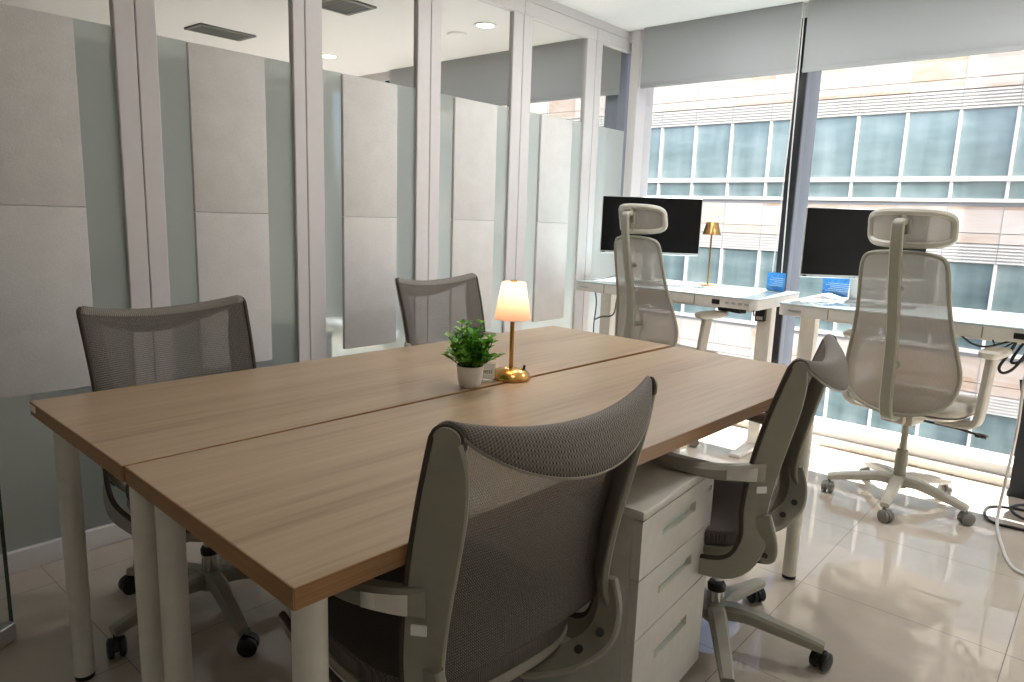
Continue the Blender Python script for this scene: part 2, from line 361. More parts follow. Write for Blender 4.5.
# roller blinds
def blind(a, b, z, label):
    r = thing('roller_blind', label, 'blind', (4.07, (a+b)/2, z), 0, 'roller blinds'); h = (b-a)/2
    MB().box((-.0012, -h, 0), (.0012, h, CZ-z-.001)).build('fabric', M['blind'], r, False)
    MB().box((-.008, -h, -.012), (.008, h, .012), .004, 2).build('bottom_bar', M['blind'], r)
    return r
blind(1.515, 2.50, 2.056, 'half lowered grey roller blind over the left window by the glass partition')
blind(-1.1, 1.487, 2.054, 'half lowered grey roller blind over the wide right window beside the mullion')
blind(2.66, 5.0, 2.035, 'grey roller blind of the next room, seen through the clear glass top')
def bchain(label, pts1, pts2):
    c = thing('blind_chain', label, 'blind chain')
    MB().tube(pts1, .0035, 8).build('strand', M['cableW'], c); MB().tube(pts2, .0035, 8).build('strand', M['cableW'], c)
bchain('white hanging blind cords in front of the dark window mullion', [(4.03, 1.503, 2.38), (4.03, 1.507, 1.7), (4.03, 1.526, .90)], [(4.035, 1.494, 2.38), (4.035, 1.487, 1.6), (4.03, 1.472, .90)])
bchain('short white blind chain hanging beside the corner window post', [(4.085, 2.522, 2.38), (4.085, 2.524, 2.06)], [(4.085, 2.512, 2.38), (4.085, 2.510, 2.06)])
# ceiling fittings of the next room
def vent(x, y, sx, sy, label):
    v = thing('ceiling_vent', label, 'vent', (x, y, CZ-.012), 0, 'ceiling vents')
    f = MB()
    for a, b in (((-sx, -sy, 0), (sx, -sy+.025, .0115)), ((-sx, sy-.025, 0), (sx, sy, .0115)), ((-sx, -sy+.025, 0), (-sx+.025, sy-.025, .0115)), ((sx-.025, -sy+.025, 0), (sx, sy-.025, .0115))): f.box(a, b)
    f.build('frame', M['vent'], v)
    MB().box((-sx+.025, -sy+.025, .008), (sx-.025, sy-.025, .0115)).build('backing', M['ventd'], v)
    s = MB(); n = int((2*sy-.05)/.028)
    for k in range(n):
        y0 = -sy+.03+k*(2*sy-.06)/n; s.box((-sx+.025, y0, .001), (sx-.025, y0+.012, .007))
    s.build('slat', M['vent'], v)
vent(2.56, 4.98, .20, .12, 'dark ceiling air vent seen through the second clear pane')
vent(2.66, 3.70, .14, .14, 'square slatted ceiling vent cut by top of the picture')
def downlight(x, y, label):
    d_ = thing('downlight', label, 'ceiling light', (x, y, CZ-.006), 0, 'downlights')
    MB().ring_loft([[Vector((r_*math.cos(2*PI*k/40), r_*math.sin(2*PI*k/40), z)) for k in range(40)] for r_, z in ((.055, .0055), (.075, .0055), (.075, 0), (.055, .001), (.055, .0055))], True, False).build('trim_ring', M['ceil'], d_)
    MB().lathe([(.001, .003), (.056, .003), (.056, .0055), (.001, .0055)]).build('lens', M['lamp'], d_)
downlight(3.448, 4.984, 'lit round downlight seen through the third glass bay')
downlight(3.46, 3.30, 'lit round downlight seen through the fourth glass bay')
s = MB().lathe([(.001, -.008), (.06, -.006), (.068, 0), (.068, .004), (.001, .004)], (3.522, 3.62, CZ-.0045)).build('ceiling_speaker', M['ceil'])
tag(s, 'unlit round white ceiling disc next to the lit downlight', 'ceiling speaker')
# low grey cabinet blurred behind the frosted glass of the next room
c = thing('storage_bench', 'dark blurred low bench behind the frosted glass of second bay', 'bench', (1.5, 3.2, 0))
MB().box((-.55, -.22, .06), (.55, .22, .62), .02).build('body', M['sofa'], c)
MB().box((-.5, -.18, 0), (.5, .18, .06)).build('plinth', M['dark'], c)

# ------------------------------------------------------------------ oak desks
def desk_table(name, label, x, y, deg, z, gap):
    t = thing(name, label, 'table', (x, y, 0), math.radians(deg), 'oak desks')
    MB().box((0, 0, z-.034), (2.0, .6, z), .0012, 1).build('tabletop', M['wood'], t)
    e = MB()
    e.box((-.0008, .001, z-.033), (.0004, .599, z-.001)).box((.001, -.0008, z-.033), (1.999, .0004, z-.001)).box((1.9996, .001, z-.033), (2.0008, .599, z-.001))
    e.build('edge_band', M['edge'], t)
    for lx, ly in ((.055, .545), (.055, .055), (1.945, .055), (1.945, .545)):
        MB().cyl((lx, ly, .2), (lx, ly, z-.036), .0255, None, 32).build('leg', M['leg'], t)
        l = t.children[-1]
        MB().cyl((lx, ly, .012), (lx, ly, .2), .0235, None, 32).build('lower_tube', M['leg'], l)
        MB().cyl((lx, ly, 0), (lx, ly, .012), .0230, None, 24).build('foot_cap', M['black'], l)
        MB().cyl((lx, ly, z-.036), (lx, ly, z-.034), .032, None, 24).build('mounting_plate', M['silver'], l)
    return t
tl = desk_table('oak_desk', 'oak desk on white legs, nearer the glass partition, behind the seam', .474, 1.357, -1.38, .7415, 0)
MB().box((-.0022, .555, .7415-.021), (-.0006, .598, .7415-.006)).build('sticker', M['paper'], tl)
tr_ = desk_table('oak_desk', 'oak desk on white legs on the near side of the seam, above the pedestal', .459, .755, -1.87, .7395, 0)

# ------------------------------------------------------------------ mesh back office chair
FP = smooth_path([(-.184, .920, .040), (-.170, .876, .060), (-.149, .805, .072), (-.126, .712, .074), (-.110, .62, .070), (-.103, .54, .066), (-.105, .462, .062), (-.070, .402, .055), (.03, .385, .044), (.14, .388, .036), (.24, .402, .028), (.31, .420, .016)], 6)
def fx(z): return .2305+.010*max(0, (z-.55)/.36) if z > .55 else .2305
def make_chair(label, group):
    t = thing('mesh_chair', label, 'chair', (0, 0, 0), 0, group)
    n = len(FP)
    def nrm(i):
        a = Vector((0,)+FP[max(i-1, 0)][:2]); b = Vector((0,)+FP[min(i+1, n-1)][:2]); d = (b-a).normalized()
        return Vector((0, d.z, -d.y)) if False else Vector((0, d.z, -d.y))
    # back surface: front edge path of the upper part
    iu = [i for i in range(n) if i <= 36]
    def edge(v):
        q = v*36; i = min(int(q), 35); f = q-i
        return [FP[i][k]*(1-f)+FP[i+1][k]*f for k in range(2)]
    def crest_dip(v, w): return .028*w*max(0, 1-v/.30)**1.3
    def back(u, v):
        y, z = edge(v); s_ = 2*u-1; w = 1-s_*s_
        return Vector((fx(z)*s_, y+.002-w*(.034-.012*v), z-crest_dip(v, w))), (u*.48, v*.52)
    MB().grid(back, 28, 30).build('backrest', M['mesh'], t, True, 80, .0025)
    # second layer of mesh where it wraps the frame: side borders and the crescent under the top edge
    def wrapped(fu):
        def f(a, b):
            u, v = fu(a, b); p, st = back(u, v); return p+Vector((0, -.0045, 0)), st
        return f
    db = MB(); db.grid(wrapped(lambda a, b: (.005+.095*a, .02+.97*b)), 4, 24); db.grid(wrapped(lambda a, b: (.995-.095*a, .02+.97*b)), 4, 24)
    db.grid(wrapped(lambda a, b: (.01+.98*a, .005+.165*b*(1-(2*(.01+.98*a)-1)**2)**.8)), 28, 6); db.build('mesh_border', M['roll'], t, True, 80)
    # rolled over top
    def roll(u, v):
        s_ = 2*u-1; w = 1-s_*s_; p, _ = back(u, 0); ph = v*math.radians(168); ry = .0150+.018*w; hh = .021; D = .024+.070*w**.85
        z = p.z-.003+hh*math.sin(ph) if ph < PI/2 else p.z-.003+hh-D*(1-math.sin(ph))
        return Vector((p.x*(1+.020*(1-w))-s_*(1-w)*.025*(1-math.cos(ph))/2, p.y-ry*(1-math.cos(ph)), z)), (u*.48, -.12*v)
    MB().grid(roll, 28, 12).build('rolled_top', M['roll'], t, True, 80, .005)
    # piping where the mesh wraps each side frame, and round the rolled edge
    MB().tube([roll(i/28, 1)[0] for i in range(29)], .0032, 6).build('lip_wire', M['gray'], t)
    for sx in (-1, 1):
        pts, wd, th = [], [], []; N = []
        for i in range(n):
            y, z, w = FP[i]; a0 = nrm(i); k_ = .60*min(1, max(0, (z-.40)/.10)); pd_ = Vector((0, a0.z, -a0.y)) 
            a = (a0*math.sqrt(1-k_*k_)+Vector((-sx*k_, 0, 0))).normalized()   # blade set diagonally: outer front edge to inner rear edge
            pts.append(Vector((sx*(fx(z)+.006), y, z))+a*(-(w/2)) if False else Vector((sx*(fx(z)+.006), y, z))+a*(w/2)); wd.append(w); th.append(.014); N.append((a, pd_.cross(a).normalized()))
        b_ = MB().strip(pts, wd, th, lambda i: N[i])
        ya, za, wa = FP[0]; ctr = Vector((sx*(fx(za)+.006), ya, za))+N[0][0]*(wa/2); up_ = -(Vector((0, FP[1][0]-ya, FP[1][1]-za)).normalized())
        arc = [ctr-N[0][0]*(wa/2)*math.cos(PI*k/12)+up_*(wa/2)*math.sin(PI*k/12) for k in range(13)]
        b_.ring_loft([[p+N[0][1]*h for p in arc] for h in (-.007, .007)])
        sf = b_.build('side_frame', M['gray'], t, True, 40)
        MB().tube(arc[::-1]+[(sx*(fx(FP[i][1])+.006), FP[i][0]+.001, FP[i][1]) for i in range(1, n)], [.0035]*10+[.0045, .0055, .006]+[.0068]*(n-1), 8).build('edge_piping', M['piping'], t)
        # back support curving under to the mechanism
        P = smooth_path([(sx*.214, -.146, .53), (sx*.210, -.160, .47), (sx*.186, -.156, .415), (sx*.135, -.118, .375), (sx*.085, -.06, .352), (sx*.05, 0, .345)], 5)
        m_ = len(P); NN = []
        for i in range(m_):
            d = (Vector(P[min(i+1, m_-1)])-Vector(P[max(i-1, 0)])).normalized(); sd = Vector((0, 1, 0)); sd = (sd-d*sd.dot(d)).normalized(); NN.append((sd, d.cross(sd)))
        br = MB().strip(P, [.045+.015*math.sin(PI*i/(m_-1)) for i in range(m_)], [.018]*m_, lambda i: NN[i]).build('back_support', M['gray'], t, True, 40)
        b = MB()
        for q in (9, 13):
            pq = Vector(P[q]); nq = NN[q][1]; nq = nq if nq.y*1.0 < 0 or nq.z < 0 else -nq
            b.cyl(pq-nq*.012, pq+nq*.0115, .009, None, 16)
        b.build('bolt', M['dark'], br)
        # arm
        A = smooth_path([(sx*.224, -.142, .644), (sx*.254, -.105, .644), (sx*.286, -.03, .642), (sx*.300, .06, .646), (sx*.298, .14, .654), (sx*.280, .20, .660), (sx*.255, .225, .661)], 5)
        k = len(A); AN = []
        for i in range(k):
            d = (Vector(A[min(i+1, k-1)])-Vector(A[max(i-1, 0)])).normalized(); up = Vector((0, 0, 1)); up = (up-d*up.dot(d)).normalized(); AN.append((up, d.cross(up)))
        ah = [.050-.030*min(1, (i/(k*.5))**1.3) for i in range(k)]; at_ = [.020+.024*math.sin(PI*min(1, i/(k-1))) for i in range(k)]
        ar = MB().strip(A, ah, at_, lambda i: AN[i]).build('armrest', M['gray'], t, True, 40)
        g = MB(); rg = []
        for i in range(3, 9):
            up, nv = AN[i]; nv = nv if nv.x*sx > 0 else -nv; h = ah[i]/2-.006; p = Vector(A[i])+nv*at_[i]/2
            rg.append([p+up*h-nv*.004, p+up*h+nv*.0015, p-up*h+nv*.0015, p-up*h-nv*.004])
        g.ring_loft(rg); g.build('chrome_plate', M['chrome'], ar, True, 30)
        ar.children[-1]['label'] = 'chrome plate'
    MB().ring_loft([[Vector((-.2405+.015*t_, -.1305-.019*t_, z))+Vector((-.0078, -.0062, 0))*h_ for z, h_ in ((.596, 1), (.612, 1), (.612, .6), (.596, .6))] for t_ in (0, 1)]).build('care_label', M['paper'], t)
    # seat
    se = superell(.232, .238, 44, 3.6, 0, .125)
    def seatz(x, y, lift): 
        f = max(0, (y-.22)/.143); return .452+lift-.028*f*f+.012*(x/.23)**2-.006*max(0, 1-((y-.1)/.2)**2)
    rings = []
    for sc, lift in ((.97, -.045), (1.0, -.032), (1.0, -.012), (.985, -.003), (.94, .001), (.7, .0), (.4, 0), (.08, 0)):
        rings.append([Vector((x*sc, .125+(y-.125)*sc, seatz(x*sc, .125+(y-.125)*sc, lift))) for x, y in se])
    sm = MB().ring_loft(rings)
    for f in sm.bm.faces:
        for l in f.loops: l[sm.uv].uv = (l.vert.co.x, l.vert.co.y)
    sm.build('seat', M['seatmesh'], t, True, 50)
    rings = []
    for sc, z in ((.6, .352), (.85, .365), (.97, .385), (1.0, .400), (.99, .412), (.9, .414)):
        rings.append([Vector((x*sc, .125+(y-.125)*sc, z+.012*max(0, (y-.15)/.2))) for x, y in se])
    MB().ring_loft(rings).build('seat_shell', M['gray'], t, True, 50)
    MB().box((-.075, -.07, .300), (.075, .16, .356), .012).box((-.05, -.02, .275), (.05, .08, .302), .01).build('tilt_mechanism', M['dark'], t)
    lv = MB().tube(smooth_path([(.07, .17, .335), (.16, .17, .335), (.255, .17, .335), (.272, .17, .322)], 4), .006, 8)
    lv.box((.264, .148, .235), (.282, .192, .325), .008); lv.build('lever', M['black'], t)
    MB().tube([(.07, .02, .325), (.16, .0, .325), (.19, -.03, .31)], .005, 8).box((.178, -.06, .290), (.2, -.02, .325), .007).build('tension_crank', M['black'], t)
    cy = MB().cyl((0, 0, .195), (0, 0, .285), .0175, None, 24); cy.build('gas_column', M['chrome'], t); cyo = t.children[-1]
    MB().lathe([(.026, .185), (.027, .20), (.022, .208), (.001, .208)], (0, 0, 0), 28).build('column_collar', M['black'], cyo)
    MB().cyl((0, 0, .125), (0, 0, .188), .0245, None, 28).build('column_sleeve', M['chrome'], cyo)
    star_base(t, M['gray'], M['black'], .125, math.radians(-85), .300)
    return t
def star_base(t, mat, cmat, hz, a0, R, cap=None):
    MB().lathe([(.001, hz-.055), (.034, hz-.055), (.046, hz-.035), (.044, hz-.01), (.034, hz), (.001, hz)], (0, 0, 0), 30).build('hub', mat, t)
    for k in range(5):
        a = a0+2*PI*k/5; e = Vector((math.cos(a), math.sin(a), 0)); sd = Vector((-math.sin(a), math.cos(a), 0))
        S = smooth_path([(.03, hz-.024), (.09, hz-.020), (.18, hz-.034), (.26, hz-.048), (R, hz-.056)], 4); m_ = len(S)
        pts = [e*r_+Vector((0, 0, z)) for r_, z in S]
        nm = []
        for i in range(m_):
            d = (pts[min(i+1, m_-1)]-pts[max(i-1, 0)]).normalized(); nm.append((sd, d.cross(sd)))
        lg = MB().strip(pts, [.054-.020*i/(m_-1) for i in range(m_)], [.046-.021*i/(m_-1) for i in range(m_)], lambda i: nm[i]).build('base_leg', mat, t, True, 40)
        p = e*(R-.008); ca = a+1.1+.9*math.sin(3.1*k); dx = Vector((math.cos(ca), math.sin(ca), 0)); dn = Vector((-math.sin(ca), math.cos(ca), 0)); q = p+dx*.012+Vector((0, 0, .027))
        c = MB(); c.cyl(p+Vector((0, 0, .045)), p+Vector((0, 0, hz-.062)), .007, None, 12)
        for s_ in (-1, 1):
            o1, o2 = q+dn*s_*.006, q+dn*s_*.024
            rg = [[pp+(dx*math.cos(2*PI*j/24)+Vector((0, 0, 1))*math.sin(2*PI*j/24))*rad for j in range(24)] for pp, rad in ((o1, .024), (o1+dn*s_*.003, .027), (o2-dn*s_*.004, .027), (o2, .021), (o2+dn*s_*.001, .012))]
            c.ring_loft(rg)
        c.box((-.012, -.006, .030), (.016, .006, .052), .003, 2)if False else None
        hd = [[q+dn*h+(dx*math.cos(th)+Vector((0, 0, 1))*math.sin(th))*rad for th in [PI*j/10 for j in range(11)] for rad in (.0285,)]+[q+dn*h] for h in (-.006, .006)]
        c.ring_loft(hd); c.build('caster', cmat, lg, True, 40)
        if cap:
            cc = MB(); 
            for s_ in (-1, 1): cc.cyl(q+dn*s_*.0245, q+dn*s_*.0262, .016, .014, 16)
            cc.build('caster_cap', cap, t)

c1 = make_chair('charcoal mesh chair seen from behind, closest to the viewer, arm under desk', 'low back mesh chairs')
def place(c, x, y, deg, lift=0.0):
    c.location = (x, y, 0); c.rotation_euler = (0, 0, math.radians(deg)); return c
LOW = ('hub', 'base_leg', 'gas_column')
def adjust(c, lift, turn):
    for ch in c.children:
        k = ch.name.split('.')[0]
        if k not in LOW: ch.location.z += lift
        if k in LOW[:2]: ch.rotation_euler = (0, 0, math.radians(turn))
place(c1, .895, .843, -5)
c2 = copy_tree(c1); c2['label'] = 'charcoal mesh chair right of the drawer pedestal, seen from the side'; place(c2, 1.862, .778, 9)
c3 = copy_tree(c1); c3['label'] = 'charcoal mesh chair facing us across the desk, left one by the partition'; place(c3, .925, 1.985, 182)
c4 = copy_tree(c1); c4['label'] = 'charcoal mesh chair facing us across the desk, behind plant and lamp'; place(c4, 2.20, 2.16, 181)

adjust(c1, .006, 0); adjust(c2, -.022, 0); adjust(c3, -.005, 19); adjust(c4, .004, 33)
# ------------------------------------------------------------------ high back chairs
def make_high(label):
    t = thing('high_back_chair', label, 'chair', (0, 0, 0), 0, 'high back chairs by the window')
    # local: +x = forward, +y = left
    prof = smooth_path([(.472, .130, -.212), (.51, .192, -.203), (.565, .220, -.197), (.64, .227, -.195), (.72, .213, -.205), (.82, .192, -.225), (.92, .178, -.250), (1.02, .170, -.272), (1.08, .163, -.283), (1.112, .145, -.288), (1.125, .105, -.290)], 4)
    nP = len(prof)
    def wrap(s_, w): return .045*(abs(s_)*w/.22)**2
    def bk(u, v):
        q = v*(nP-1); i = min(int(q), nP-2); f = q-i; z, w, x = [prof[i][k]*(1-f)+prof[i+1][k]*f for k in range(3)]
        s_ = 2*u-1; zz = z-(.014*(1-s_*s_) if v < .02 else 0)
        return Vector((x+wrap(s_, w), -s_*w, zz)), (s_*w, z)
    MB().grid(bk, 20, nP-1).build('backrest_mesh', M['meshB'], t, True, 80)
    ol = [bk(0, j/(nP-1))[0] for j in range(nP)]; orr = [bk(1, j/(nP-1))[0] for j in range(nP)]
    top = [bk(i/12, 1)[0]+Vector((0, 0, .006*math.sin(PI*i/12))) for i in range(1, 12)]; bot = [bk(1-i/12, 0)[0]-Vector((0, 0, .010*math.sin(PI*i/12))) for i in range(1, 12)]
    loop = ol+top+orr[::-1]+bot; loop.append(loop[0])
    MB().tube(loop, .0085, 8, False).build('backrest_frame', M['gray'], t)
    S = smooth_path([(-.02, .425), (-.13, .425), (-.215, .435), (-.250, .485), (-.262, .60), (-.268, .72), (-.288, .86), (-.325, 1.02), (-.350, 1.15), (-.357, 1.225), (-.350, 1.248), (-.315, 1.252)], 5); m_ = len(S)
    pts = [Vector((x, 0, z)) for x, z in S]; nm = []
    for i in range(m_):
        d = (pts[min(i+1, m_-1)]-pts[max(i-1, 0)]).normalized(); nm.append((Vector((0, 1, 0)), d.cross(Vector((0, 1, 0)))))
    MB().strip(pts, [.052-.008*i/m_ for i in range(m_)], [.026]*m_, lambda i: nm[i]).build('spine', M['gray'], t, True, 40)
    for z in (.66, .98):
        i = min(range(nP), key=lambda j: abs(prof[j][0]-z)); j = min(range(m_), key=lambda q: abs(S[q][1]-z)+(0 if S[q][0] < -.2 else 9))
        MB().cyl((S[j][0], 0, z), (prof[i][2]+.002, 0, z), .014, None, 12).build('back_link', M['gray'], t)
    # headrest
    hr = [(y, z) for y, z in superell(.158, .060, 44, 5.0, 0, 1.225)]
    def hp(y, z, off=0): return Vector((-.302+.075*(y/.158)**2+off-.02*(z-1.225)/.06*.6, y, z+.006*(1-(y/.158)**2)*(1 if z > 1.225 else -1)))
    h = MB().tube([hp(*p) for p in hr]+[hp(*hr[0])], .0145, 8, False); h.build('headrest_frame', M['grayL'], t); ho = t.children[-1]
    MB().tube([hp(0, 1.170+.11*k/6) for k in range(7)], .011, 8).build('centre_bar', M['grayL'], ho)
    def hm(u, v):
        z = 1.225+.058*(2*v-1); y = (2*u-1)*(.155-.02*abs(2*v-1)**4); return hp(y, z), (y, z)
    MB().grid(hm, 20, 6).build('headrest_mesh', M['meshB'], ho, True, 80)
    MB().box((-.322, -.028, 1.20), (-.300, .028, 1.262), .006).build('headrest_bracket', M['gray'], ho)
    # seat
    se = superell(.228, .242, 44, 3.8, .065, 0); rings = []
    for sc, z in ((.80, .452), (.96, .458), (1.0, .474), (.995, .493), (.95, .506), (.7, .509), (.3, .506), (.05, .505)):
        rings.append([Vector((.065+(x-.065)*sc, y*sc, z-.02*max(0, (x-.12)/.16)**2)) for x, y in se])
    MB().ring_loft(rings).build('seat', M['cushion'], t, True, 50)
    rings = [[Vector((.065+(x-.065)*sc, y*sc, z)) for x, y in se] for sc, z in ((.6, .430), (.9, .438), (.95, .450), (.8, .453))]
    MB().ring_loft(rings).build('seat_shell', M['grayL'], t, True, 50)
    for sy in (-1, 1):
        P = smooth_path([(.0, sy*.12, .418), (.0, sy*.20, .418), (.0, sy*.252, .425), (.0, sy*.272, .455), (.005, sy*.277, .56), (.02, sy*.278, .66), (.03, sy*.278, .715)], 5); k = len(P); AN = []
        for i in range(k):
            d = (Vector(P[min(i+1, k-1)])-Vector(P[max(i-1, 0)])).normalized(); AN.append((Vector((1, 0, 0)) if abs(d.x) < .5 else Vector((1, 0, 0)), Vector((1, 0, 0)).cross(d)))
        ar = MB().strip(P, [.062+.012*max(0, (i/k-.6)) for i in range(k)], [.030]*k, lambda i: AN[i]).build('arm_post', M['grayL'], t, True, 40)
        pd = superell(.118, .042, 32, 3.2, .06, sy*.278); rings = [[Vector((.06+(x-.06)*sc, sy*.278+(y-sy*.278)*sc, z)) for x, y in pd] for sc, z in ((.55, .708), (.9, .718), (1, .730), (.98, .740), (.85, .745), (.05, .746))]
        MB().ring_loft(rings).build('arm_pad', M['grayL'], ar, True, 50)
    MB().box((-.12, -.065, .385), (.10, .065, .432), .012).box((-.15, -.04, .395), (-.10, .04, .435), .01).build('tilt_mechanism', M['grayL'], t)
    MB().tube([(.02, -.06, .392), (.03, -.20, .388), (.03, -.275, .380)], .0055, 8).box((.012, -.305, .372), (.05, -.262, .386), .005).build('lever', M['dark'], t)
    MB().cyl((0, 0, .24), (0, 0, .388), .0145, None, 24).build('gas_column', M['gray'], t); g = t.children[-1]
    MB().lathe([(.024, .118), (.026, .13), (.026, .232), (.022, .245), (.001, .245)], (0, 0, 0), 28).build('column_sleeve', M['gray'], g)
    star_base(t, M['grayL'], M['greycast'], .128, math.radians(-96), .292)
    return t
b1 = make_high('grey high back mesh chair with headrest by the right window desk, star base visible')
place(b1, 3.464, .645, -9)
b2 = copy_tree(b1); b2['label'] = 'grey high back mesh chair with headrest behind the oak desk, before left monitor'; place(b2, 3.575, 1.945, -13)

# ------------------------------------------------------------------ drawer pedestal
pd = thing('drawer_pedestal', 'light grey three drawer mobile pedestal tucked under the near oak desk', 'drawer unit', (1.268, .706, 0), math.radians(4))
W, Dp, Hh = .415, .55, .608
MB().box((.002, .024, .035), (W-.002, Dp, Hh-.022), .003, 1).build('carcass', M['ped'], pd)
MB().box((0, -.002, Hh-.022), (W, Dp, Hh), .004, 2).build('top_panel', M['ped'], pd)
def drawer(z0, z1, lock=False):
    dr = MB(); yb = .023; hz = (z0+z1)/2+(.012 if z1-z0 < .17 else .045); sx0, sx1, h = .112, .300, .014
    # front with a real slot recess
    dr.box((.002, 0, z0), (sx0, yb, z1)).box((sx1, 0, z0), (W-.002, yb, z1)).box((sx0, 0, z0), (sx1, yb, hz-h)).box((sx0, 0, hz+h), (sx1, yb, z1))
    d_ = dr.build('drawer', M['ped'], pd, False)
    MB().box((sx0, .014, hz-h), (sx1, yb-.001, hz+h)).build('handle_recess', M['slot'], d_)
    if lock:
        lk = MB(); lk.cyl((W-.032, -.004, z1-.035), (W-.032, .004, z1-.035), .010, None, 20).box((W-.034, -.0055, z1-.042), (W-.030, -.0035, z1-.028)); lk.build('lock', M['chrome'], d_)
drawer(.446, .583, True); drawer(.300, .443); drawer(.045, .297)
for x, y in ((.05, .06), (W-.05, .06), (.05, Dp-.05), (W-.05, Dp-.05)):
    MB().cyl((x-.012, y, .0185), (x+.012, y, .0185), .0185, None, 20).box((x-.018, y-.018, .028), (x+.018, y+.018, .036)).build('caster', M['black'], pd)

# ------------------------------------------------------------------ table lamp, plant, acrylic sign
TZ = .7405
lp = thing('table_lamp', 'lit brass table lamp with white cone shade on the oak desk', 'lamp', (1.567, 1.352, .742))
MB().lathe([(.001, 0), (.060, 0), (.061, .004), (.060, .007), (.001, .007)], (0, 0, 0), 40).lathe([(.0595, .007), (.055, .016), (.045, .025), (.032, .031), (.018, .034), (.001, .035)], (0, 0, 0), 40).build('base', M['brass'], lp)
MB().cyl((0, 0, .03), (0, 0, .205), .0065, None, 20).build('stem', M['brass'], lp)
sh = []
for r_, z in ((.0545, .179), (.0545, .183), (.036, .286), (.034, .289), (.006, .289), (.006, .287), (.033, .287), (.0345, .285), (.0530, .182), (.0530, .179), (.0545, .179)): sh.append((r_, z))
q = MB(); n = 48
q.ring_loft([[Vector((r_*math.cos(2*PI*k/n), r_*math.sin(2*PI*k/n), z)) for k in range(n)] for r_, z in sh], True, False); q.build('lamp_shade', M['shade'], lp)
MB().cyl((0, 0, .286), (0, 0, .294), .010, None, 16).build('finial', M['brass'], lp)
MB().lathe([(.001, .205), (.010, .207), (.016, .222), (.015, .240), (.008, .252), (.001, .254)], (0, 0, 0), 20).build('bulb', M['bulb'], lp)
MB().cyl((.024, -.030, .025), (.0255, -.0315, .040), .0045, .0038, 12).build('switch_knob', M['black'], lp)

pl = thing('potted_plant', 'small bushy green plant in a white pot on the desk seam', 'plant', (1.400, 1.360, .741))
MB().lathe([(.001, 0), (.026, 0), (.031, .006), (.036, .03), (.0385, .055), (.0395, .062), (.037, .062), (.035, .054), (.001, .052)], (0, 0, 0), 36).build('pot', M['pot'], pl)
MB().lathe([(.001, .0535), (.0348, .0535), (.0348, .055), (.001, .056)], (0, 0, 0), 24).build('soil', M['soil'], pl)
lf = MB(); stm = MB(); rnd = random.Random(11)
def leaf(p, d, up, L):
    d = d.normalized(); sd = d.cross(up)
    if sd.length < 1e-4: sd = d.orthogonal()
    sd.normalize(); nn = sd.cross(d); bm = lf.bm; L *= 1.22
    prof = ((0, 0), (.25, .30), (.55, .36), (.82, .22), (1, 0))
    mid = [bm.verts.new(p+d*L*a+nn*L*(-.10*a*a)) for a, _ in prof]
    Ls = [bm.verts.new(p+d*L*a+sd*L*w+nn*L*(.08-.10*a*a)) for a, w in prof[1:-1]]; Rs = [bm.verts.new(p+d*L*a-sd*L*w+nn*L*(.08-.10*a*a)) for a, w in prof[1:-1]]
    for S_, fl in ((Ls, 0), (Rs, 1)):
        bm.faces.new((mid[0], S_[0], mid[1]) if not fl else (mid[0], mid[1], S_[0]))
        for i in range(2): bm.faces.new((mid[i+1], S_[i], S_[i+1], mid[i+2]) if not fl else (mid[i+1], mid[i+2], S_[i+1], S_[i]))
        bm.faces.new((mid[3], S_[2], mid[4]) if not fl else (mid[3], mid[4], S_[2]))
for k in range(64):
    a = rnd.uniform(0, 2*PI); r_ = rnd.uniform(0, .026); tilt = rnd.uniform(0, 1.0) if k > 8 else rnd.uniform(0, .35)
    h = rnd.uniform(.055, .115) if tilt < .6 else rnd.uniform(.055, .088)
    if k < 3: h, tilt = .128, .12
    p0 = Vector((r_*math.cos(a), r_*math.sin(a), .054)); dr_ = Vector((math.cos(a)*math.sin(tilt), math.sin(a)*math.sin(tilt), math.cos(tilt)))
    pts = [p0+dr_*h*s_/5+Vector((0, 0, -.012*(s_/5)**2*math.sin(tilt))) for s_ in range(6)]
    stm.tube(pts, [.0014]*6, 5)
    for j in range(1, 6):
        for e in range(3 if j < 5 else 4):
            b = rnd.uniform(0, 2*PI); out = Vector((math.cos(b), math.sin(b), rnd.uniform(.0, .9))); leaf(pts[j], out+dr_*.35, Vector((0, 0, 1)), rnd.uniform(.013, .021))
lf.build('foliage', M['leaf'], pl, True, 80); stm.build('stem', M['stem'], pl)

sg = thing('name_stand', 'small clear acrylic name stand behind the white plant pot', 'sign', (1.475, 1.378, .742), math.radians(-52))
MB().box((-.035, -.028, 0), (.035, .03, .003), .0008, 1).build('foot', M['glass'], sg)
MB().box((-.035, .008, .003), (.035, .011, .055), .0008, 1).build('plate', M['glass'], sg)
MB().box((-.032, .0058, .006), (.032, .0076, .052)).build('card', M['paper'], sg)
fc = bpy.data.curves.new('lettering', 'FONT'); fc.body = 'nesi'; fc.size = .021; fc.align_x = 'RIGHT'; fo = bpy.data.objects.new('lettering', fc); COL.objects.link(fo); fo.parent = sg
fo.location = (.026, .0055, .022); fo.rotation_euler = (PI/2, 0, 0); fc.extrude = .0002
bpy.context.view_layer.update(); fm = bpy.data.meshes.new_from_object(fo); fm.materials.append(M['text']); fq = bpy.data.objects.new('lettering', fm); COL.objects.link(fq); fq.parent = sg; fq.location = fo.location; fq.rotation_euler = fo.rotation_euler; bpy.data.objects.remove(fo); fq.name = 'lettering'

